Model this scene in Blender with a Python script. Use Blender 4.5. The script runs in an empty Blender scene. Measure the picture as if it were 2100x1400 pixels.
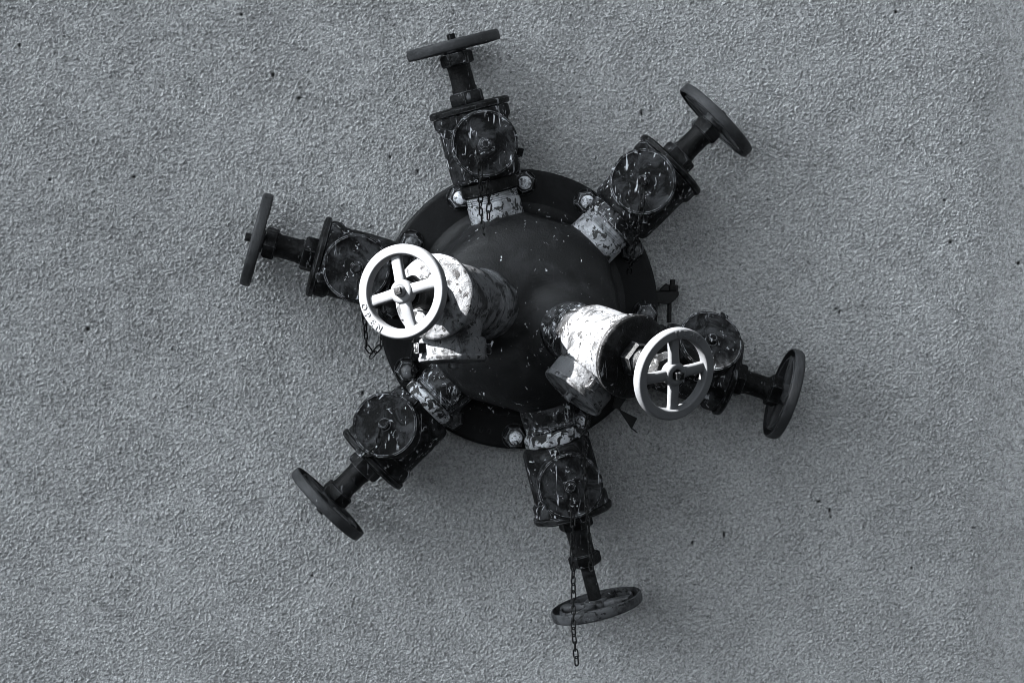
import bpy, bmesh, math, random
import numpy as np
from mathutils import Vector, Matrix

random.seed(7)
S = 0.0006            # metres per unit (one unit = one photograph pixel at the wall)
H0 = 1.6              # height of the picture centre above the ground

scene = bpy.context.scene
C = scene.collection

def P(x, y, z):
    """wall coordinates (right, up, out of the wall) -> world metres"""
    return Vector((x * S, -z * S, y * S + H0))

def D3(x, y, z):
    return Vector((x, -z, y)).normalized()

# ------------------------------------------------------------------ camera
DIST = 5000.0
view = Vector((-0.085, 0.0875, 1.0)).normalized()
cam_data = bpy.data.cameras.new('camera')
cam = bpy.data.objects.new('camera', cam_data)
C.objects.link(cam)
CAMW = view * DIST
cam.location = P(*CAMW)
cam.rotation_euler = (P(0, 0, 0) - cam.location).to_track_quat('-Z', 'Y').to_euler()
cam_data.sensor_width = 36.0
cam_data.lens = 36.0 * DIST / 2100.0
cam_data.clip_start = 0.05
cam_data.clip_end = 200.0
scene.camera = cam

# ------------------------------------------------------------------ light
SUN = Vector((-0.76, 0.635, 0.115)).normalized()      # towards the sun, wall coordinates
sun_dir = Vector((SUN.x, -SUN.z, SUN.y))
sun_el = math.asin(sun_dir.z)
sun_az = math.atan2(sun_dir.x, sun_dir.y)            # from +Y towards +X
world = bpy.data.worlds.new('World')
scene.world = world
world.use_nodes = True
wn = world.node_tree
wn.nodes.clear()
sky = wn.nodes.new('ShaderNodeTexSky')
sky.sky_type = 'NISHITA'
sky.sun_disc = False
sky.sun_elevation = sun_el
sky.sun_rotation = sun_az
sky.air_density = 0.4
sky.dust_density = 4.0
bw = wn.nodes.new('ShaderNodeRGBToBW')               # the photograph is monochrome with a cold tone
tone = wn.nodes.new('ShaderNodeMixRGB'); tone.blend_type = 'MULTIPLY'; tone.inputs[0].default_value = 1.0
tone.inputs[2].default_value = (0.90, 0.975, 1.04, 1)
bg = wn.nodes.new('ShaderNodeBackground'); bg.inputs[1].default_value = 0.05
wo = wn.nodes.new('ShaderNodeOutputWorld')
wn.links.new(sky.outputs[0], bw.inputs[0]); wn.links.new(bw.outputs[0], tone.inputs[1])
wn.links.new(tone.outputs[0], bg.inputs[0]); wn.links.new(bg.outputs[0], wo.inputs[0])

sl = bpy.data.lights.new('sun', 'SUN')
sl.energy = 5.0
sl.angle = math.radians(0.5)
sl.color = (1.0, 0.995, 0.985)
so = bpy.data.objects.new('sun', sl)
C.objects.link(so)
so.rotation_euler = (-sun_dir).to_track_quat('-Z', 'Y').to_euler()
so.location = (-4, -3, 5)

vs = scene.view_settings
vs.view_transform = 'Standard'
try: vs.look = 'None'
except Exception: pass
vs.exposure = 3.7
vs.gamma = 1.0
vs.use_curve_mapping = False
scene.render.engine = 'CYCLES'
scene.cycles.pixel_filter_type = 'BLACKMAN_HARRIS'
scene.cycles.filter_width = 0.9
scene.render.filter_size = 0.9

# ------------------------------------------------------------------ measuring helper: a picture point at a chosen real depth
_fw = (-view)
_up0 = Vector((0, 1, 0))
_rt = _fw.cross(_up0).normalized()
_up = _rt.cross(_fw).normalized()
def W(px, py, z):
    d = _fw * DIST + _rt * (px - 1050.0) + _up * (700.0 - py)
    t = (z - CAMW.z) / d.z
    q = CAMW + d * t
    return Vector((q.x, q.y, z))

# ------------------------------------------------------------------ materials
def new_mat(name):
    m = bpy.data.materials.new(name); m.use_nodes = True
    nt = m.node_tree; nt.nodes.clear()
    return m, nt

class NB:
    def __init__(s, nt): s.nt = nt
    def n(s, t, **kw):
        nd = s.nt.nodes.new(t)
        for k, v in kw.items(): setattr(nd, k, v)
        return nd
    def link(s, a, b): s.nt.links.new(a, b)
    def pos(s, scale=(1, 1, 1), offset=(0, 0, 0)):
        g = s.n('ShaderNodeNewGeometry')
        mp = s.n('ShaderNodeMapping')
        k = 1.0 / S
        mp.inputs['Scale'].default_value = tuple(k * c for c in scale)
        mp.inputs['Location'].default_value = offset
        s.link(g.outputs['Position'], mp.inputs['Vector'])
        return mp.outputs['Vector']
    def noise(s, vec, size, detail=4, rough=0.55, dist=0.0):
        nd = s.n('ShaderNodeTexNoise')
        nd.inputs['Scale'].default_value = 1.0 / size
        nd.inputs['Detail'].default_value = detail
        nd.inputs['Roughness'].default_value = rough
        nd.inputs['Distortion'].default_value = dist
        s.link(vec, nd.inputs['Vector'])
        return nd.outputs['Fac']
    def ramp(s, fac, a, b, lo=0.0, hi=1.0):
        nd = s.n('ShaderNodeMapRange'); nd.interpolation_type = 'SMOOTHSTEP'
        nd.inputs['From Min'].default_value = a; nd.inputs['From Max'].default_value = b
        nd.inputs['To Min'].default_value = lo; nd.inputs['To Max'].default_value = hi
        s.link(fac, nd.inputs['Value'])
        return nd.outputs['Result']
    def math(s, op, a, b):
        nd = s.n('ShaderNodeMath', operation=op)
        for i, v in enumerate((a, b)):
            if isinstance(v, (int, float)): nd.inputs[i].default_value = v
            else: s.link(v, nd.inputs[i])
        return nd.outputs[0]
    def mix(s, fac, a, b):
        nd = s.n('ShaderNodeMixRGB')
        for i, v in ((0, fac), (1, a), (2, b)):
            if isinstance(v, (int, float)): nd.inputs[i].default_value = v if i == 0 else (v, v, v, 1)
            elif isinstance(v, tuple): nd.inputs[i].default_value = v
            else: s.link(v, nd.inputs[i])
        return nd.outputs[0]
    def finish(s, col, rough, bump=None, strength=0.3, dist=0.001, metallic=0.0, spec=0.5):
        b = s.n('ShaderNodeBsdfPrincipled')
        s.link(col, b.inputs['Base Color'])
        if isinstance(rough, (int, float)): b.inputs['Roughness'].default_value = rough
        else: s.link(rough, b.inputs['Roughness'])
        b.inputs['Metallic'].default_value = metallic
        b.inputs['Specular IOR Level'].default_value = spec
        if bump is not None:
            bp = s.n('ShaderNodeBump')
            bp.inputs['Strength'].default_value = strength
            bp.inputs['Distance'].default_value = dist
            s.link(bump, bp.inputs['Height']); s.link(bp.outputs[0], b.inputs['Normal'])
        o = s.n('ShaderNodeOutputMaterial')
        s.link(b.outputs[0], o.inputs[0])

def g(v, t=1.0):
    """a grey with the print's slight cold tone"""
    return (v * 0.96, v * 0.985, v * 1.04, 1)

def mat_worn(name, base, alt, chip, patch=(0.45, 0.62), patch_size=40, chip_t=(0.66, 0.70), chip_size=9,
             streak=0.0, streak_col=0.3, streak_t=(0.62, 0.70), speck=0.0, rough=(0.45, 0.7), bump=0.35, spec=0.5, edge=0.0, edge_col=0.3):
    m, nt = new_mat(name); b = NB(nt)
    p = b.pos()
    big = b.noise(p, patch_size, 8, 0.68, 0.7)
    col = b.mix(b.ramp(big, *patch), g(base), g(alt))
    if streak:
        ps = b.pos((1, 1, 0.12), (31, 7, 3))
        st = b.noise(ps, 9, 5, 0.6, 0.5)
        area = b.ramp(b.noise(b.pos((1, 1, 1), (5, 90, 40)), 60, 3), 0.42, 0.58)
        f = b.math('MULTIPLY', b.math('MULTIPLY', b.ramp(st, *streak_t), area), streak)
        col = b.mix(f, col, g(streak_col))
    cz = b.noise(b.pos((1, 1, 1), (200, 11, 77)), chip_size, 6, 0.6, 0.8)
    area2 = b.noise(b.pos((1, 1, 1), (20, 110, 7)), 55, 3)
    f = b.ramp(b.math('ADD', cz, b.math('MULTIPLY', area2, 0.25)), chip_t[0] + 0.125, chip_t[1] + 0.125)
    col = b.mix(f, col, g(chip))
    if speck:
        sp = b.noise(b.pos((1, 1, 0.6), (3, 300, 77)), 9.5, 4, 0.62, 0.8)
        a3 = b.noise(b.pos((1, 1, 1), (70, 10, 177)), 60, 3)
        f = b.ramp(b.math('ADD', sp, b.math('MULTIPLY', a3, 0.3)), speck + 0.05, speck + 0.075)
        col = b.mix(f, col, g(0.75))
    if edge:
        ge = b.n('ShaderNodeNewGeometry')
        bv = b.n('ShaderNodeBevel', samples=4); bv.inputs['Radius'].default_value = 2.4 * S
        dt = b.n('ShaderNodeVectorMath', operation='DOT_PRODUCT')
        b.link(ge.outputs['Normal'], dt.inputs[0]); b.link(bv.outputs[0], dt.inputs[1])
        e = b.ramp(b.math('SUBTRACT', 1.0, dt.outputs['Value']), 0.02, 0.10)
        e = b.math('MULTIPLY', b.math('MULTIPLY', e, b.ramp(cz, 0.44, 0.56)), edge)
        col = b.mix(e, col, g(edge_col))
    fine = b.noise(b.pos((1, 1, 1), (9, 9, 9)), 4.0, 5, 0.65)
    r = b.ramp(big, 0.35, 0.65, rough[0], rough[1])
    h = b.math('ADD', b.math('MULTIPLY', big, 1.6), b.math('MULTIPLY', fine, 0.7))
    b.finish(col, r, h, bump, 0.0016, spec=spec)
    return m

M_iron = mat_worn('black_cast_iron', 0.008, 0.018, 0.036, patch_size=110, chip_t=(0.66, 0.76), chip_size=24, streak=0.25, streak_col=0.06, speck=0.785, rough=(0.42, 0.6), bump=0.7, spec=0.2)
M_flange = mat_worn('black_flange_paint', 0.008, 0.014, 0.03, patch_size=90, chip_t=(0.70, 0.78), chip_size=18, speck=0.83, rough=(0.5, 0.65), bump=0.35, spec=0.12, edge=0.5, edge_col=0.06)
M_body = mat_worn('weathered_black_brass', 0.003, 0.040, 0.45, patch=(0.44, 0.64), patch_size=40, chip_t=(0.635, 0.665), chip_size=14,
                  streak=0.9, streak_col=0.6, streak_t=(0.60, 0.65), rough=(0.5, 0.75), edge=0.9, edge_col=0.45, spec=0.10, bump=0.9)
M_bodylight = mat_worn('pale_sunlit_valve_body', 0.078, 0.016, 0.004, patch=(0.47, 0.60), patch_size=50, chip_t=(0.57, 0.61), chip_size=13,
                  streak=0.8, streak_col=0.12, streak_t=(0.54, 0.62), rough=(0.45, 0.65), edge=0.5, edge_col=0.25, spec=0.15, bump=0.8)  # worn pale paint, with the front valves' sunlight also put into its colour
M_cap = mat_worn('scuffed_cap', 0.003, 0.036, 0.42, patch=(0.44, 0.64), patch_size=36, chip_t=(0.645, 0.675), chip_size=13,
                 streak=0.9, streak_col=0.5, streak_t=(0.61, 0.66), rough=(0.55, 0.8), edge=0.9, edge_col=0.40, spec=0.08, bump=0.9)
M_neck = mat_worn('dark_worn_metal', 0.002, 0.014, 0.22, patch_size=36, chip_t=(0.68, 0.705), chip_size=12, streak=0.5, streak_col=0.3, streak_t=(0.62, 0.66), rough=(0.38, 0.6), edge=0.7, edge_col=0.16, spec=0.12, bump=0.7)
M_silver = mat_worn('scraped_silver_paint', 0.40, 0.13, 0.008, patch=(0.40, 0.66), patch_size=30, chip_t=(0.54, 0.57), chip_size=12,
                    streak=0.8, streak_col=0.8, rough=(0.4, 0.65), bump=0.9)
M_silver2 = mat_worn('peeling_silver_paint', 0.5, 0.2, 0.004, patch=(0.42, 0.60), patch_size=26, chip_t=(0.49, 0.51), chip_size=18,
                     streak=0.5, streak_col=0.9, rough=(0.4, 0.65), bump=0.9)
M_ringdark = mat_worn('worn_dark_ring', 0.005, 0.05, 0.5, patch=(0.46, 0.6), patch_size=30, chip_t=(0.61, 0.635), chip_size=9, streak=0.7, streak_col=0.6, streak_t=(0.6, 0.65), rough=(0.4, 0.65), bump=0.7, edge=0.7, edge_col=0.5, spec=0.12)
M_bolt = mat_worn('plated_bolt', 0.015, 0.09, 0.4, patch_size=14, chip_t=(0.70, 0.73), chip_size=8, rough=(0.3, 0.5), edge=1.0, edge_col=0.7, spec=0.3)
M_stud = mat_worn('paint_dabbed_stud', 0.8, 0.25, 0.015, patch=(0.44, 0.60), patch_size=12, chip_t=(0.56, 0.59), chip_size=9, rough=(0.35, 0.55))
M_wheel = mat_worn('dark_handwheel_paint', 0.026, 0.036, 0.009, patch_size=40, chip_t=(0.665, 0.69), chip_size=14, speck=0.83, rough=(0.5, 0.62), bump=0.3, spec=0.2, edge=0.5, edge_col=0.10)
M_wheelpale = mat_worn('pale_handwheel_paint', 0.070, 0.080, 0.045, patch_size=70, chip_t=(0.76, 0.80), chip_size=18, speck=0.93, rough=(0.5, 0.62), bump=0.15, spec=0.2)
M_wheelold = mat_worn('flaking_handwheel_paint', 0.055, 0.020, 0.005, patch_size=40, chip_t=(0.58, 0.61), chip_size=14, speck=0.82, rough=(0.5, 0.7), bump=0.4, spec=0.2)
M_chain = mat_worn('rusty_black_chain', 0.002, 0.005, 0.06, patch_size=20, chip_t=(0.70, 0.74), chip_size=8, rough=(0.4, 0.6), spec=0.25)

def wall_material():
    m, nt = new_mat('stucco'); b = NB(nt)
    at = b.n('ShaderNodeAttribute', attribute_name='pit')
    sm = b.n('ShaderNodeAttribute', attribute_name='smooth_strip')
    big = b.noise(b.pos((1, 1, 1), (13, 5, 9)), 520, 4, 0.55, 0.4)
    mid = b.noise(b.pos((1, 1, 1), (3, 55, 29)), 90, 5, 0.6, 0.5)
    fine = b.noise(b.pos((1, 1, 1)), 6.5, 4, 0.7, 0.5)
    grit = b.noise(b.pos((1, 1, 1), (8, 44, 2)), 11, 3, 0.6, 1.0)
    v = b.ramp(big, 0.3, 0.7, 0.355, 0.41)
    v = b.math('MULTIPLY', v, b.ramp(mid, 0.28, 0.72, 0.975, 1.02))
    v = b.math('MULTIPLY', v, b.ramp(fine, 0.30, 0.66, 0.62, 1.28))
    v = b.math('MULTIPLY', v, b.ramp(grit, 0.27, 0.42, 0.5, 1.0))
    v = b.math('MULTIPLY', v, b.math('SUBTRACT', 1.0, b.math('MULTIPLY', sm.outputs['Fac'], 0.22)))
    v = b.math('MULTIPLY', v, b.math('SUBTRACT', 1.0, b.math('MULTIPLY', at.outputs['Fac'], 0.93)))
    cc = b.n('ShaderNodeCombineColor')
    for i, k in enumerate((0.985, 0.995, 1.0)): b.link(b.math('MULTIPLY', v, k), cc.inputs[i])
    h = b.math('ADD', b.math('MULTIPLY', b.noise(b.pos((1, 1, 1), (1, 2, 3)), 9, 5, 0.65, 0.6), 1.4), b.noise(b.pos((1, 1, 1), (4, 4, 1)), 3.2, 3, 0.6))
    b.finish(cc.outputs[0], 0.92, h, 0.8, 0.003, spec=0.2)
    return m
M_wall = wall_material()

# ------------------------------------------------------------------ mesh helpers
def mesh_obj(name, verts, faces, mat, parent=None, smooth=True, angle=38, matrix=None):
    me = bpy.data.meshes.new(name)
    me.from_pydata([tuple(v) for v in verts], [], faces)
    me.update()
    bmx = bmesh.new(); bmx.from_mesh(me)
    bmesh.ops.recalc_face_normals(bmx, faces=bmx.faces)
    bmx.to_mesh(me); bmx.free()
    if smooth:
        me.shade_smooth()
        me.set_sharp_from_angle(angle=math.radians(angle))
    me.materials.append(mat)
    o = bpy.data.objects.new(name, me)
    C.objects.link(o)
    if parent is not None: o.parent = parent
    if matrix is not None: o.matrix_local = matrix
    return o

def place(name, me, parent=None, matrix=None):
    o = bpy.data.objects.new(name, me)
    C.objects.link(o)
    if parent is not None: o.parent = parent
    if matrix is not None: o.matrix_local = matrix
    return o

class MB:
    """collects shapes in photograph units; verts are scaled to metres when built"""
    def __init__(s): s.v = []; s.f = []
    def add(s, vs, fs, mat=None):
        k = len(s.v)
        s.v += [(mat @ Vector(v)) if mat is not None else Vector(v) for v in vs]
        s.f += [tuple(i + k for i in f) for f in fs]
    def lathe(s, prof, seg=48, mat=None, phase=0.0, closed=False):
        vs, fs, rings = [], [], []
        for r, z in prof:
            if abs(r) < 1e-6:
                rings.append([len(vs)]); vs.append((0, 0, z))
            else:
                rings.append(list(range(len(vs), len(vs) + seg)))
                for i in range(seg):
                    a = phase + 2 * math.pi * i / seg
                    vs.append((r * math.cos(a), r * math.sin(a), z))
        pairs = list(zip(rings, rings[1:]))
        if closed: pairs.append((rings[-1], rings[0]))
        for a, b in pairs:
            for i in range(seg):
                j = (i + 1) % seg
                if len(a) == 1 and len(b) == 1: continue
                if len(a) == 1: fs.append((a[0], b[i], b[j]))
                elif len(b) == 1: fs.append((a[i], a[j], b[0]))
                else: fs.append((a[i], a[j], b[j], b[i]))
        s.add(vs, fs, mat)
    def tube(s, pts, r, seg=8, closed=False, mat=None):
        pts = [Vector(p) for p in pts]; n = len(pts)
        vs, fs = [], []
        prev = None
        for i, p in enumerate(pts):
            if closed: t = (pts[(i + 1) % n] - pts[i - 1])
            else: t = pts[min(i + 1, n - 1)] - pts[max(i - 1, 0)]
            t.normalize()
            if prev is None:
                u = t.cross(Vector((0, 0, 1)))
                if u.length < 0.1: u = t.cross(Vector((0, 1, 0)))
                u.normalize()
            else:
                u = (prev - t * prev.dot(t)).normalized()
            prev = u
            w = t.cross(u)
            for k in range(seg):
                a = 2 * math.pi * k / seg
                vs.append(p + (u * math.cos(a) + w * math.sin(a)) * r)
        m = n if closed else n - 1
        for i in range(m):
            for k in range(seg):
                j = (i + 1) % n; l = (k + 1) % seg
                fs.append((i * seg + k, i * seg + l, j * seg + l, j * seg + k))
        if not closed:
            fs.append(tuple(range(seg))); fs.append(tuple((n - 1) * seg + k for k in range(seg)))
        s.add(vs, fs, mat)
    def box(s, x0, x1, y0, y1, z0, z1, c=1.5, mat=None):
        b = bmesh.new()
        bmesh.ops.create_cube(b, size=1)
        for v in b.verts:
            v.co = Vector((x0 + (v.co.x + .5) * (x1 - x0), y0 + (v.co.y + .5) * (y1 - y0), z0 + (v.co.z + .5) * (z1 - z0)))
        if c: bmesh.ops.bevel(b, geom=b.edges[:], offset=c, segments=2, affect='EDGES', profile=0.6)
        b.verts.index_update()
        s.add([v.co.copy() for v in b.verts], [tuple(v.index for v in f.verts) for f in b.faces], mat)
        b.free()
    def prism(s, poly, z0, z1, c=1.0, mat=None):
        b = bmesh.new()
        lo = [b.verts.new((x, y, z0)) for x, y in poly]; hi = [b.verts.new((x, y, z1)) for x, y in poly]
        n = len(poly)
        b.faces.new(lo); b.faces.new(hi)
        for i in range(n): b.faces.new((lo[i], lo[(i + 1) % n], hi[(i + 1) % n], hi[i]))
        if c: bmesh.ops.bevel(b, geom=b.edges[:], offset=c, segments=1, affect='EDGES')
        b.verts.index_update()
        s.add([v.co.copy() for v in b.verts], [tuple(v.index for v in f.verts) for f in b.faces], mat)
        b.free()
    def build(s, name, mat, parent=None, matrix=None, angle=38):
        return mesh_obj(name, [v * S for v in s.v], s.f, mat, parent, True, angle, matrix)

def glyph(ch, size, depth):
    cu = bpy.data.curves.new('glyph', 'FONT')
    cu.body = ch; cu.size = size; cu.extrude = depth; cu.align_x = 'CENTER'; cu.resolution_u = 3
    cu.offset = size * 0.012
    o = bpy.data.objects.new('glyph', cu); C.objects.link(o)
    dg = bpy.context.evaluated_depsgraph_get()
    me = o.evaluated_get(dg).to_mesh()
    vs = [v.co.copy() for v in me.vertices]; fs = [tuple(p.vertices) for p in me.polygons]
    o.evaluated_get(dg).to_mesh_clear()
    bpy.data.objects.remove(o); bpy.data.curves.remove(cu)
    return vs, fs

# wall frame (x right, y up, z out) -> world frame rotation
WALL = Matrix(((1, 0, 0), (0, 0, -1), (0, 1, 0)))
def frame(origin, zdir, xdir):
    """world matrix of a local frame given in wall coordinates"""
    z = Vector(zdir).normalized(); x = Vector(xdir); x = (x - z * x.dot(z)).normalized(); y = z.cross(x)
    R = WALL @ Matrix((x, y, z)).transposed()
    return Matrix.Translation(P(*origin)) @ R.to_4x4()

# ------------------------------------------------------------------ the wall
def build_wall():
    step = 2.2
    xs = np.arange(-1210, 1210 + step, step); ys = np.arange(-860, 860 + step, step)
    nx, ny = len(xs), len(ys)
    rng = np.random.default_rng(3)
    kx = np.fft.fftfreq(nx, step)[None, :]; ky = np.fft.fftfreq(ny, step)[:, None]
    def band(wl, bw_, ang=None, asp=1.0):
        a = ang or 0.0
        u = kx * math.cos(a) + ky * math.sin(a); w = -kx * math.sin(a) + ky * math.cos(a)
        k = np.sqrt((u * asp) ** 2 + (w / 1.0) ** 2) * wl
        f = np.exp(-((np.log(np.maximum(k, 1e-6))) ** 2) / (2 * bw_ ** 2))
        n = np.fft.ifft2(np.fft.fft2(rng.standard_normal((ny, nx))) * f).real
        return n / n.std()
    X, Y = np.meshgrid(xs, ys)
    # troweled grain leans one way on the left, is broken up on the right
    pos_ = lambda n, t=0.0, e=1.25: np.maximum(0, n - t) ** e
    a1 = band(9.2, 0.85, math.radians(58), 1.5); a2 = band(8.8, 0.9, math.radians(15), 1.15); a3 = band(5.4, 0.4)
    lean = 1 / (1 + np.exp((X - 150) / 260))
    n1 = a1 * lean + a2 * (1 - lean)
    h = 0.85 * pos_(n1) + 0.5 * pos_(band(6.6, 0.6)) + 0.6 * pos_(band(16, 0.7), 0.6) + 0.28 * a3 - 0.9 * pos_(band(9, 0.6), 1.3, 1.0)
    h = h - h.mean()
    low = band(120, 0.5); rough_mod = 0.95 + 0.20 * np.tanh(band(50, 0.6)) + 0.20 * np.tanh(band(230, 0.5))
    z = h * 1.6 * rough_mod + low * 0.3
    # smoother strip of render along the right-hand side, its edge ragged
    edge = 985 + 16 * np.tanh(band(210, 0.4)) + 5 * a3 + 10 * np.sin(Y / 190.0)
    strip = 1 / (1 + np.exp(-(X - edge) / 11.0))
    z = z * (1 - 0.72 * strip) - 2.0 * strip
    pit = np.zeros_like(X)
    for px, py, rx, ry in [(613, 201, 5, 5), (560, 154, 4, 5.5), (275, 363, 4, 3.5), (102, 369, 4, 3), (40, 93, 3, 5), (495, 30, 3.5, 3), (1485, 1096, 3, 8),
                           (1702, 1046, 3, 6), (1704, 1060, 2.5, 2.5), (1870, 1164, 3, 3), (1838, 25, 4, 3.5), (1937, 411, 3.5, 3), (1950, 497, 4, 3.5),
                           (180, 675, 5, 5), (1420, 1113, 3, 5), (1680, 1028, 5, 3.5), (744, 806, 4, 5), (1316, 232, 2.5, 7), (857, 352, 3, 5),
                           (1722, 640, 2.5, 5), (1715, 633, 5, 2.5), (800, 322, 3, 4), (168, 700, 2, 3), (2090, 540, 4, 4), (1190, 200, 2, 2), (640, 1180, 3, 3)]:
        c = W(px, py, 0)
        d = ((X - c.x) / rx) ** 2 + ((Y - c.y) / ry) ** 2
        pit = np.maximum(pit, np.exp(-d ** 2 * 1.2))
    z = z - pit * 5
    fade = np.clip(np.minimum.reduce([X + 1210, 1210 - X, Y + 860, 860 - Y]) / 40.0, 0, 1)
    z = z * fade
    # coarse margin round the fine sheet
    far = 5200
    verts = np.stack([X * S, -z * S, Y * S + H0], -1).reshape(-1, 3)
    i = np.arange(ny - 1)[:, None] * nx + np.arange(nx - 1)[None, :]
    q = np.stack([i, i + 1, i + nx + 1, i + nx], -1).reshape(-1, 4)
    n0 = len(verts)
    xm = [-4200, xs[0], xs[-1], 1700]; ym = [-far / 2, ys[0], ys[-1], 6500]
    ext, extq = [], []
    for a in range(3):
        for b in range(3):
            if a == 1 and b == 1: continue
            k = n0 + len(ext)
            ext += [(xm[a] * S, 0, ym[b] * S + H0), (xm[a + 1] * S, 0, ym[b] * S + H0), (xm[a + 1] * S, 0, ym[b + 1] * S + H0), (xm[a] * S, 0, ym[b + 1] * S + H0)]
            extq.append((k, k + 1, k + 2, k + 3))
    verts = np.concatenate([verts, np.array(ext)]); q = np.concatenate([q, np.array(extq)])
    me = bpy.data.meshes.new('wall')
    me.vertices.add(len(verts)); me.vertices.foreach_set('co', verts.astype(np.float32).ravel())
    me.loops.add(q.size); me.loops.foreach_set('vertex_index', q.astype(np.int32).ravel())
    me.polygons.add(len(q)); me.polygons.foreach_set('loop_start', np.arange(0, q.size, 4, dtype=np.int32))
    me.update(calc_edges=True)
    me.shade_smooth()
    right = np.array([1.0 if e[0] >= xs[-1] * S - 1e-9 and (k // 4) >= 5 else 0.0 for k, e in enumerate(ext)])
    for nm, arr, tail in (('pit', pit, right * 0), ('smooth_strip', strip, right)):
        a = me.attributes.new(nm, 'FLOAT', 'POINT')
        a.data.foreach_set('value', np.concatenate([arr.ravel(), tail]).astype(np.float32))
    me.materials.append(M_wall)
    o = bpy.data.objects.new('wall', me); C.objects.link(o)
    o['kind'] = 'structure'
    return o
build_wall()

def shade_wall(x0, x1, depth):
    b = MB(); b.box(x0, x1, -2600, 6500, -60, depth, 6)
    o = b.build('shade_wall', M_wall, None, Matrix.Translation(P(0, 0, 0)) @ WALL.to_4x4())
    o['kind'] = 'structure'
SHADE_T0 = 302.0
XL = -4000.0
shade_wall(XL - 300, XL, SHADE_T0 - XL * SUN.z / -SUN.x)     # unseen wall added at the left to keep the low sun off the stucco

# ------------------------------------------------------------------ the manifold
man = bpy.data.objects.new('valve_manifold', None)
C.objects.link(man)
CX, CY = W(1064, 635, 42).x, W(1064, 635, 42).y
MW = Matrix.Translation(P(CX, CY, 0)) @ WALL.to_4x4()
man.matrix_world = MW
man['label'] = 'black cast iron wall manifold with eight hose valves radiating from a bolted dome'
man['category'] = 'valve manifold'
MWI = MW.inverted()
AXZ = 105.0
ANG0 = 104.4
def az(d): return Vector((math.cos(math.radians(d)), math.sin(math.radians(d)), 0))

FT = 42.0
f = MB()
f.lathe([(185, 2), (282, 2), (285, 5), (285, FT - 4), (282, FT - 1), (277, FT), (185, FT)], 160, closed=True)
flange = f.build('flange', M_flange, man)
t = MB()
tc = W(988, 880, FT)
for k, ch in enumerate('600'):
    vs_, fs_ = glyph(ch, 19, 1.6)
    t.add(vs_, fs_, Matrix.Translation((tc.x - CX, tc.y - CY, FT)) @ Matrix.Rotation(math.radians(-15), 4, 'Z') @ Matrix.Translation(((k - 1) * 15.5, -7, 0)))
t.build('lettering', M_flange, flange)

# dome
FR_TILT = math.radians(30.5)
front = []
for d in (ANG0 + 60.5, ANG0 - 123.6):
    a = az(d) * math.sin(FR_TILT) + Vector((0, 0, 1)) * math.cos(FR_TILT)
    front.append((az(d) * 86 + Vector((0, 0, 203)) - a * 26, a))
def build_dome():
    ctrl = [(226, FT - 2), (213, FT + 2), (203, FT + 10), (196, FT + 24), (193, 90), (192, 130), (190, 150), (184, 170), (170, 187), (145, 200), (108, 210), (60, 216), (25, 218), (0.0, 218.5)]
    prof = []
    n = len(ctrl)
    for i in range(n - 1):
        p0, p1, p2, p3 = [Vector(ctrl[max(0, min(n - 1, i + k))]) for k in (-1, 0, 1, 2)]
        for j in range(6):
            u = j / 6
            prof.append(0.5 * ((2 * p1) + (p2 - p0) * u + (2 * p0 - 5 * p1 + 4 * p2 - p3) * u * u + (3 * p1 - p0 - 3 * p2 + p3) * u ** 3))
    prof.append(Vector(ctrl[-1]))
    b = MB(); b.lathe([(max(0, p.x) if p.x > 1e-3 else 0, p.y) for p in prof], 240)
    sst = lambda u: 0 if u <= 0 else (1 if u >= 1 else u * u * (3 - 2 * u))
    out = []
    for v in b.v:
        q = v.copy()
        for k in range(6):
            dv = az(ANG0 - 60 * k)
            if v.dot(dv) > 60:
                w = v - Vector((0, 0, AXZ)); d = (w - dv * w.dot(dv)).length
                q += dv * 9 * sst(1 - (d - 46) / 42) * sst((v.z - FT) / 20)
        for (o, a) in front:
            w = v - o; d = (w - a * w.dot(a)).length
            if v.z > 120:
                q += a * 15 * sst(1 - (d - 52) / 42) - Vector((0, 0, 1)) * 3 * math.exp(-((d - 98) / 14) ** 2)
        out.append(q)
    b.v = out
    return b.build('dome', M_iron, man, angle=60)
build_dome()

# bolts
nb = MB(); nb.lathe([(11, 0), (22, 0), (23.5, 2), (23.5, 14), (20, 18), (11, 18)], 6, closed=True); nut_o = nb.build('nut', M_bolt)
wb = MB(); wb.lathe([(12, 0), (25.5, 0), (26.5, 1), (26.5, 3.5), (25.5, 4.5), (12, 4.5)], 32, closed=True); washer_o = wb.build('washer', M_neck)
sb = MB()
thread = [(0, 0), (13, 0)]
for k in range(7): thread += [(13.4, 3 + 4.2 * k), (12.2, 5.1 + 4.2 * k)]
thread += [(13.6, 34), (13, 38), (9.5, 41), (0, 42)]
sb.lathe(thread, 24); stud_me = sb.build('bolt', M_stud).data
nut_me, washer_me = nut_o.data, washer_o.data
M_stud2 = mat_worn('bare_steel_stud', 0.02, 0.10, 0.4, patch=(0.42, 0.58), patch_size=16, chip_t=(0.62, 0.66), chip_size=9, rough=(0.35, 0.55))
stud2_me = stud_me.copy(); stud2_me.materials[0] = M_stud2
for o in list(bpy.data.objects):
    if o.name in ('nut', 'washer', 'bolt'): bpy.data.objects.remove(o)
for k in range(12):
    d = 88.0 - 30 * k
    p = az(d) * 258
    bo = place('bolt', stud_me if k in (0, 1, 5, 6, 11) else stud2_me, man, Matrix.Translation(Vector((p.x, p.y, FT)) * S))
    place('nut', nut_me, bo, Matrix.Translation((0, 0, 5.0 * S)) @ Matrix.Rotation(random.uniform(0, 1.05), 4, 'Z'))
    place('washer', washer_me, bo, Matrix.Translation((0, 0, 0.3 * S)))

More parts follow.
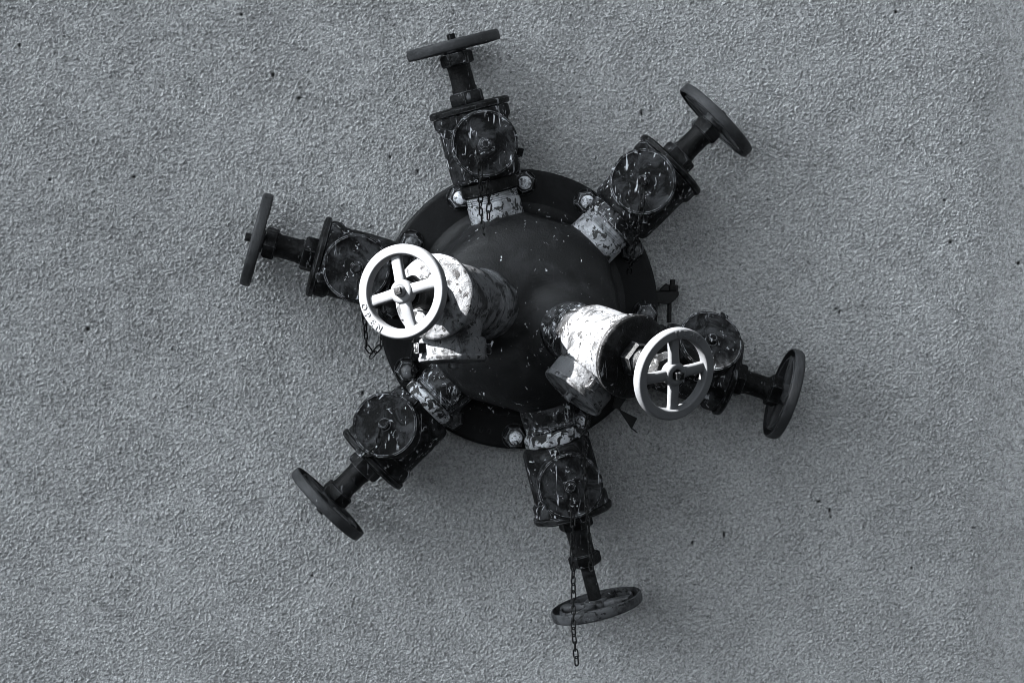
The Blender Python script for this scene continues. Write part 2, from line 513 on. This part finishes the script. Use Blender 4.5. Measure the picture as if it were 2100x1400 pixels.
# ------------------------------------------------------------------ valve meshes (local z along the stem, x along the hose outlet)
def me_of(b, name, mat, angle=38):
    o = b.build(name, mat, angle=angle); me = o.data
    bpy.data.objects.remove(o)
    return me
OS = 170.0    # outlet position along the valve
RX = Matrix.Rotation(math.radians(90), 4, 'Y')      # lathe axis onto local x

b = MB()
b.lathe([(0, 96), (60, 96), (66, 99), (69, 105), (70, 112), (71, 150), (70.5, 200), (71, 208), (75.5, 213), (77, 217), (77, 232), (75.5, 235), (0, 235)], 64)
b.lathe([(0, 0), (58, 30), (58, 58), (55, 62), (55, 82), (0, 82)], 48, Matrix.Translation((0, 0, OS)) @ RX)
ME_body = me_of(b, 'hose_valve', M_body)
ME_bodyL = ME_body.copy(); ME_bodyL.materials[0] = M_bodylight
# collar with thread rings at each end
pr = [(40, -14), (50, -14)]
for k in range(4): pr += [(52.5, -2 + 4 * k), (50.5, 0 + 4 * k)]
pr += [(53.5, 15), (54, 18), (54, 48), (53, 51)]
for k in range(3): pr += [(50.8, 53 + 4 * k), (52.6, 55 + 4 * k)]
pr += [(51, 68), (40, 68)]
def collar(mat):
    b = MB(); b.lathe(pr, 64, closed=True); return me_of(b, 'collar', mat, 28)
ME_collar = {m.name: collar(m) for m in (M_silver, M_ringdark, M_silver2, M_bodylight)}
def uring(mat):
    b = MB(); b.lathe([(42, 68.5), (56, 68.5), (60, 72), (60.5, 90), (58, 94.5), (42, 95)], 10, closed=True, phase=0.2); return me_of(b, 'union_ring', mat)
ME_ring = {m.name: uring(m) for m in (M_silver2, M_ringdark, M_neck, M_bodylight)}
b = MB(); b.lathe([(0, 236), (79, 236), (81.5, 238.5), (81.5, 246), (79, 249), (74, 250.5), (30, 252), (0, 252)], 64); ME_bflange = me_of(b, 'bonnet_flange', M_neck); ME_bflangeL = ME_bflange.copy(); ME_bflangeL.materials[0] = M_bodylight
b = MB()
b.lathe([(0, 250), (34, 250), (36, 253), (36, 272), (33, 276), (0, 276)], 6)
b.lathe([(25, 274), (25, 282), (23.5, 286), (23, 322), (25, 332), (0, 332)], 32); ME_bonnet = me_of(b, 'bonnet', M_neck)
b = MB(); b.lathe([(12, 330), (30, 330), (33, 333), (33, 350), (29, 355), (12, 355)], 6, closed=True, phase=0.3); ME_pnut = me_of(b, 'packing_nut', M_neck)

def stem_me(ext):
    b = MB()
    b.lathe([(0, 340), (13.5, 340), (13.5, 363 + ext), (11, 366 + ext), (8, 366 + ext), (8, 380 + ext), (0, 380 + ext)], 24)
    b.box(-6.5, 6.5, -6.5, 6.5, 380 + ext - 2, 399 + ext, 1.2)
    return me_of(b, 'stem', M_neck)
ME_stem = {0: stem_me(0), 66: stem_me(66), -5: stem_me(-5), -10: stem_me(-10)}

def wheel_me(mat, text=None, text_at=0, nut=False):
    b = MB()
    prof = [(90.5, -10), (93, -9.6), (94, -8), (94.6, -2), (94.4, 5), (93.6, 8.6), (91.8, 10.8), (90.4, 11.2), (89.6, 11.2), (77.4, 11.2), (76.4, 11.2), (74.9, 10.2), (73.6, 7), (72.6, -1), (72.6, -8), (75, -9), (76.5, -6), (77.2, 0), (80, 5), (84, 7.4), (87.4, 7), (89.6, 4), (90.2, -2)]
    b.lathe(prof, 96, closed=True)
    b.lathe([(11.5, -14), (22, -14), (24, -12), (24.5, 4), (23, 8), (20, 10), (12.5, 10.5), (11.5, 9.5)], 40, closed=True)
    if nut:
        b.lathe([(5.2, 2), (5.2, 17), (6, 18), (9.4, 18), (10.6, 16.5), (11, 13), (12.2, 10), (12.2, 2)], 24, closed=True)
    for k in range(4):
        R = Matrix.Rotation(math.radians(90 * k), 4, 'Z')
        vs_, fs_ = [], []
        n = 14; st = [(16, 11.5, 7.5, -1.5), (24, 11.5, 8, -1.5), (40, 11, 7.6, -2.5), (58, 11, 7.4, -3.5), (68, 11.5, 7.2, -4), (77, 13, 7, -4)]
        for (x, hw, hh, zc) in st:
            for i in range(n):
                a = 2 * math.pi * i / n
                ca, sa = math.cos(a), math.sin(a)
                vs_.append((x, hw * math.copysign(abs(ca) ** 0.55, ca), zc + hh * math.copysign(abs(sa) ** 0.55, sa)))
        for s_ in range(len(st) - 1):
            for i in range(n):
                j = (i + 1) % n
                fs_.append((s_ * n + i, s_ * n + j, (s_ + 1) * n + j, (s_ + 1) * n + i))
        fs_.append(tuple(range(n))); fs_.append(tuple((len(st) - 1) * n + i for i in range(n)))
        b.add(vs_, fs_, R)
    if text:
        for k, ch in enumerate(text):
            vs_, fs_ = glyph(ch, 18, 1.8)
            a = math.radians(text_at + (k - (len(text) - 1) / 2) * 12.5)
            b.add(vs_, fs_, Matrix.Rotation(a, 4, 'Z') @ Matrix.Translation((91.0, 0, 11.0)) @ Matrix.Rotation(math.radians(90), 4, 'Z') @ Matrix.Translation((0, 0, 0)))
    return me_of(b, 'handwheel', mat, 50)
ME_wheel = wheel_me(M_wheel)
ME_wheelold = wheel_me(M_wheelold)
ME_wheelL = wheel_me(M_wheelpale, 'OPEN', -66, True)
ME_wheelR = wheel_me(M_wheelpale, 'OPEN', 161, False)

b = MB()
b.lathe([(0, 74), (60, 74), (63, 76), (64, 79), (64, 108), (66, 110), (66, 115), (64.5, 118), (61, 119.2), (58, 117.2), (50, 117), (26, 119), (12, 120.4), (10, 123), (9.5, 130), (7, 132.5), (0, 133)], 64, RX)
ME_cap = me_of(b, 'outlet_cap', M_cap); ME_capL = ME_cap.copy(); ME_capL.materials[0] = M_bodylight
b = MB(); b.box(84, 104, -9, 9, 61, 80, 2.5); ME_lug = me_of(b, 'cap_lug', M_cap)

def link_shape(b, p, d, side, L=19.0, w=4.3, r=1.55):
    d = d.normalized(); s_ = (side - d * side.dot(d)).normalized()
    pts = []
    h = L / 2 - w
    for k in range(7):
        a = math.pi * k / 6
        pts.append(p + d * (h + w * math.sin(a)) + s_ * (w * math.cos(a)))
    for k in range(7):
        a = math.pi + math.pi * k / 6
        pts.append(p + d * (-h + w * math.sin(a)) + s_ * (w * math.cos(a)))
    b.tube(pts, r, 6, closed=True)
def chain(pts, parent, mw, seed=0, L=19.0, name='chain'):
    """links along a path in wall coordinates"""
    rnd = random.Random(seed)
    pts = [Vector(p) for p in pts]
    segs = [(pts[i + 1] - pts[i]).length for i in range(len(pts) - 1)]
    tot = sum(segs); pitch = L - 4.4
    n = max(1, int(tot / pitch)); b = MB()
    for k in range(n):
        s_ = (k + 0.5) * tot / n
        i = 0
        while i < len(segs) - 1 and s_ > segs[i]: s_ -= segs[i]; i += 1
        d = (pts[i + 1] - pts[i]).normalized(); p = pts[i] + d * s_
        q = Vector((rnd.uniform(-.08, .08), rnd.uniform(-.05, .05), rnd.uniform(-.08, .08)))
        base = Vector((1, 0, 0)) if k % 2 else Vector((0, 0, 1))
        if abs(d.dot(base)) > 0.9: base = Vector((0, 1, 0))
        a = rnd.uniform(-0.5, 0.5) + 0.5
        side = Matrix.Rotation(a, 3, d) @ base
        link_shape(b, p, d + q, side, L)
    inv = mw.inverted()
    me = bpy.data.meshes.new(name)
    o = b.build(name, M_chain, parent)
    # from wall coordinates to the valve's own frame
    T = inv @ Matrix.Translation(P(0, 0, 0)) @ WALL.to_4x4()
    o.data.transform(T)
    return o

def make_valve(origin, axis, outlet, label, wheel=None, wheel_rot=0.0, ext=0, cap_rot=0.0, collar_mat=M_silver, ring_mat=M_neck, chains=(), seed=0, light=0):
    zc = Vector((origin[0], origin[1], origin[2]))
    mw = frame(zc, axis, outlet)
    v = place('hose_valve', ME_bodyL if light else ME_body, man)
    v.matrix_local = MWI @ mw
    v['label'] = label
    wide = (1.0, 1.12, 1.3)[light]            # the two front valves stand on stouter necks
    place('collar', ME_collar[collar_mat.name], v, Matrix.Diagonal((wide, wide, 1, 1)))
    place('union_ring', ME_ring[ring_mat.name], v, Matrix.Rotation(random.uniform(0, 1), 4, 'Z') @ Matrix.Diagonal((0.5 + wide / 2, 0.5 + wide / 2, 1, 1)))
    place('bonnet_flange', ME_bflangeL if light == 2 else ME_bflange, v)  # front flanges: sunlight put into the left one's colour, shade into the right's
    place('bonnet', ME_bonnet, v, Matrix.Rotation(random.uniform(0, 1), 4, 'Z'))
    place('packing_nut', ME_pnut, v, Matrix.Rotation(random.uniform(0, 1), 4, 'Z'))
    place('stem', ME_stem[ext], v, Matrix.Rotation(math.radians(wheel_rot), 4, 'Z'))
    place('handwheel', wheel or ME_wheel, v, Matrix.Translation((0, 0, (375 + ext) * S)) @ Matrix.Rotation(math.radians(wheel_rot), 4, 'Z') @ Matrix.Scale(0.93 if light else 1.0, 4))
    Tc = Matrix.Translation((0, 0, OS * S)) @ Matrix.Rotation(math.radians(cap_rot), 4, 'X')
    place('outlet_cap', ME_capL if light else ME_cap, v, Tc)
    for k in range(2):
        place('cap_lug', ME_lug, v, Tc @ Matrix.Rotation(math.pi * k, 4, 'X'))
    for i, c in enumerate(chains): chain(c, v, mw, seed * 10 + i)
    return v, mw

def radial(d, twist, **kw):
    a = az(d)
    o = a * kw.pop('reach', 177) + Vector((CX, CY, AXZ))
    kw.setdefault('ext', -5)
    out = Matrix.Rotation(math.radians(twist), 3, a) @ Vector((0, 0, 1))
    return make_valve(o, a, out, **kw)

def cz(pts): return [W(*p) for p in pts]
radial(ANG0, 2, label='top valve with silver scraped collar', collar_mat=M_silver, cap_rot=62, seed=1, wheel_rot=20,
       chains=[cz([(976, 300, 238), (984, 335, 238), (986, 372, 232), (985, 420, 190), (988, 452, 176), (992, 480, 200)]),
               cz([(1000, 372, 190), (1003, 420, 178), (1001, 450, 176)])])
radial(ANG0 - 60, -14, label='upper right valve angled up to the right', collar_mat=M_silver, ring_mat=M_ringdark, cap_rot=45, seed=2, wheel_rot=10,
       chains=[cz([(1316, 382, 240), (1318, 412, 238), (1314, 445, 225), (1308, 480, 190), (1298, 515, 150), (1290, 560, 100)])])
radial(ANG0 - 122, -32, reach=196, label='right valve half hidden behind a white handwheel', collar_mat=M_ringdark, ring_mat=M_ringdark, cap_rot=75, seed=3, wheel_rot=38, ext=-10)
radial(ANG0 - 180, 0, label='bottom valve with long stem and hanging chain', wheel=ME_wheelold, ext=66, collar_mat=M_ringdark, ring_mat=M_silver2, cap_rot=10, seed=4, wheel_rot=30,
       chains=[cz([(1172, 1018, 240), (1175, 1060, 240), (1174, 1120, 236), (1176, 1200, 232), (1176, 1290, 230), (1183, 1362, 230)])])
radial(ANG0 - 240, 22, label='lower left valve with streaked outlet cap', collar_mat=M_ringdark, ring_mat=M_silver2, cap_rot=0, seed=5, wheel_rot=15,
       chains=[cz([(779, 880, 240), (775, 912, 238), (758, 932, 225), (748, 936, 215)])])
radial(ANG0 - 300, 2, label='left valve behind a white handwheel', collar_mat=M_ringdark, ring_mat=M_neck, cap_rot=30, seed=6, wheel_rot=25,
       chains=[cz([(735, 575, 240), (740, 610, 240), (748, 660, 225), (752, 710, 210), (764, 728, 205), (782, 706, 200), (787, 660, 190), (790, 640, 170)])])
(oL, aL), (oR, aR) = front
cen = Vector((CX, CY, 0))
make_valve(oL + cen, aL, Vector((0.10, -1, 0)), 'front valve at left with sunlit white handwheel', wheel=ME_wheelL, wheel_rot=12, light=2, cap_rot=35, collar_mat=M_bodylight, ring_mat=M_bodylight, seed=7,
           chains=[cz([(850, 690, 330), (846, 730, 300), (848, 770, 240)])])
make_valve(oR + cen, aR, Vector((-0.75, -0.75, 0.1)), 'front valve at right with white handwheel in shade', wheel=ME_wheelR, wheel_rot=49, light=1, cap_rot=20, collar_mat=M_ringdark, ring_mat=M_ringdark, seed=8,
           chains=[cz([(1213, 836, 300), (1206, 856, 268), (1200, 905, 244), (1200, 960, 240), (1203, 1040, 238), (1209, 1110, 236), (1213, 1168, 234)])])

# ------------------------------------------------------------------ small fittings on the flange
def poly(pts, z): return [((lambda q: (q.x - CX, q.y - CY))(W(x, y, z))) for x, y in pts]
b = MB(); b.prism(poly([(1330, 597), (1391, 597), (1391, 606), (1377, 620), (1368, 623), (1330, 620)], 26), 12, 36, 1.5)
dc = b.build('drain_cock', M_chain, man)
b = MB(); b.prism(poly([(1350, 596.5), (1366, 581), (1372, 584), (1372, 596.5)], 26), 17, 31, 1.0); b.build('lever', M_chain, dc)
q = W(1379, 591, 24)
b = MB(); b.lathe([(0, -7), (10.5, -7), (11.5, -5.5), (11.5, 5.5), (10, 7), (0, 7)], 6, Matrix.Translation((q.x - CX, q.y - CY, 24)) @ Matrix.Rotation(math.radians(-90), 4, 'X'))
b.build('nut', M_chain, dc)
b = MB(); b.lathe([(0, 6), (5.5, 6), (5.5, 17), (4.5, 18), (0, 18)], 16, Matrix.Translation((q.x - CX, q.y - CY, 24)) @ Matrix.Rotation(math.radians(-90), 4, 'X'))
b.lathe([(0, -70), (4.5, -70), (4.5, -20), (0, -20)], 16, Matrix.Translation((q.x - CX - 6, q.y - CY, 24)) @ Matrix.Rotation(math.radians(-90), 4, 'X'))
b.build('rod', M_chain, dc)
b = MB()
b.prism(poly([(1256, 836), (1263, 808), (1284, 818), (1271, 836), (1274, 841), (1307, 857), (1295, 880), (1268, 838)], 64), 62, 65.5, 0.4)
b.tube([W(1296, 878, 64) - cen, W(1301, 882, 64) - cen, W(1307, 887, 62) - cen], 1.3, 6)
b.build('bow_tie_tag', M_chain, man)
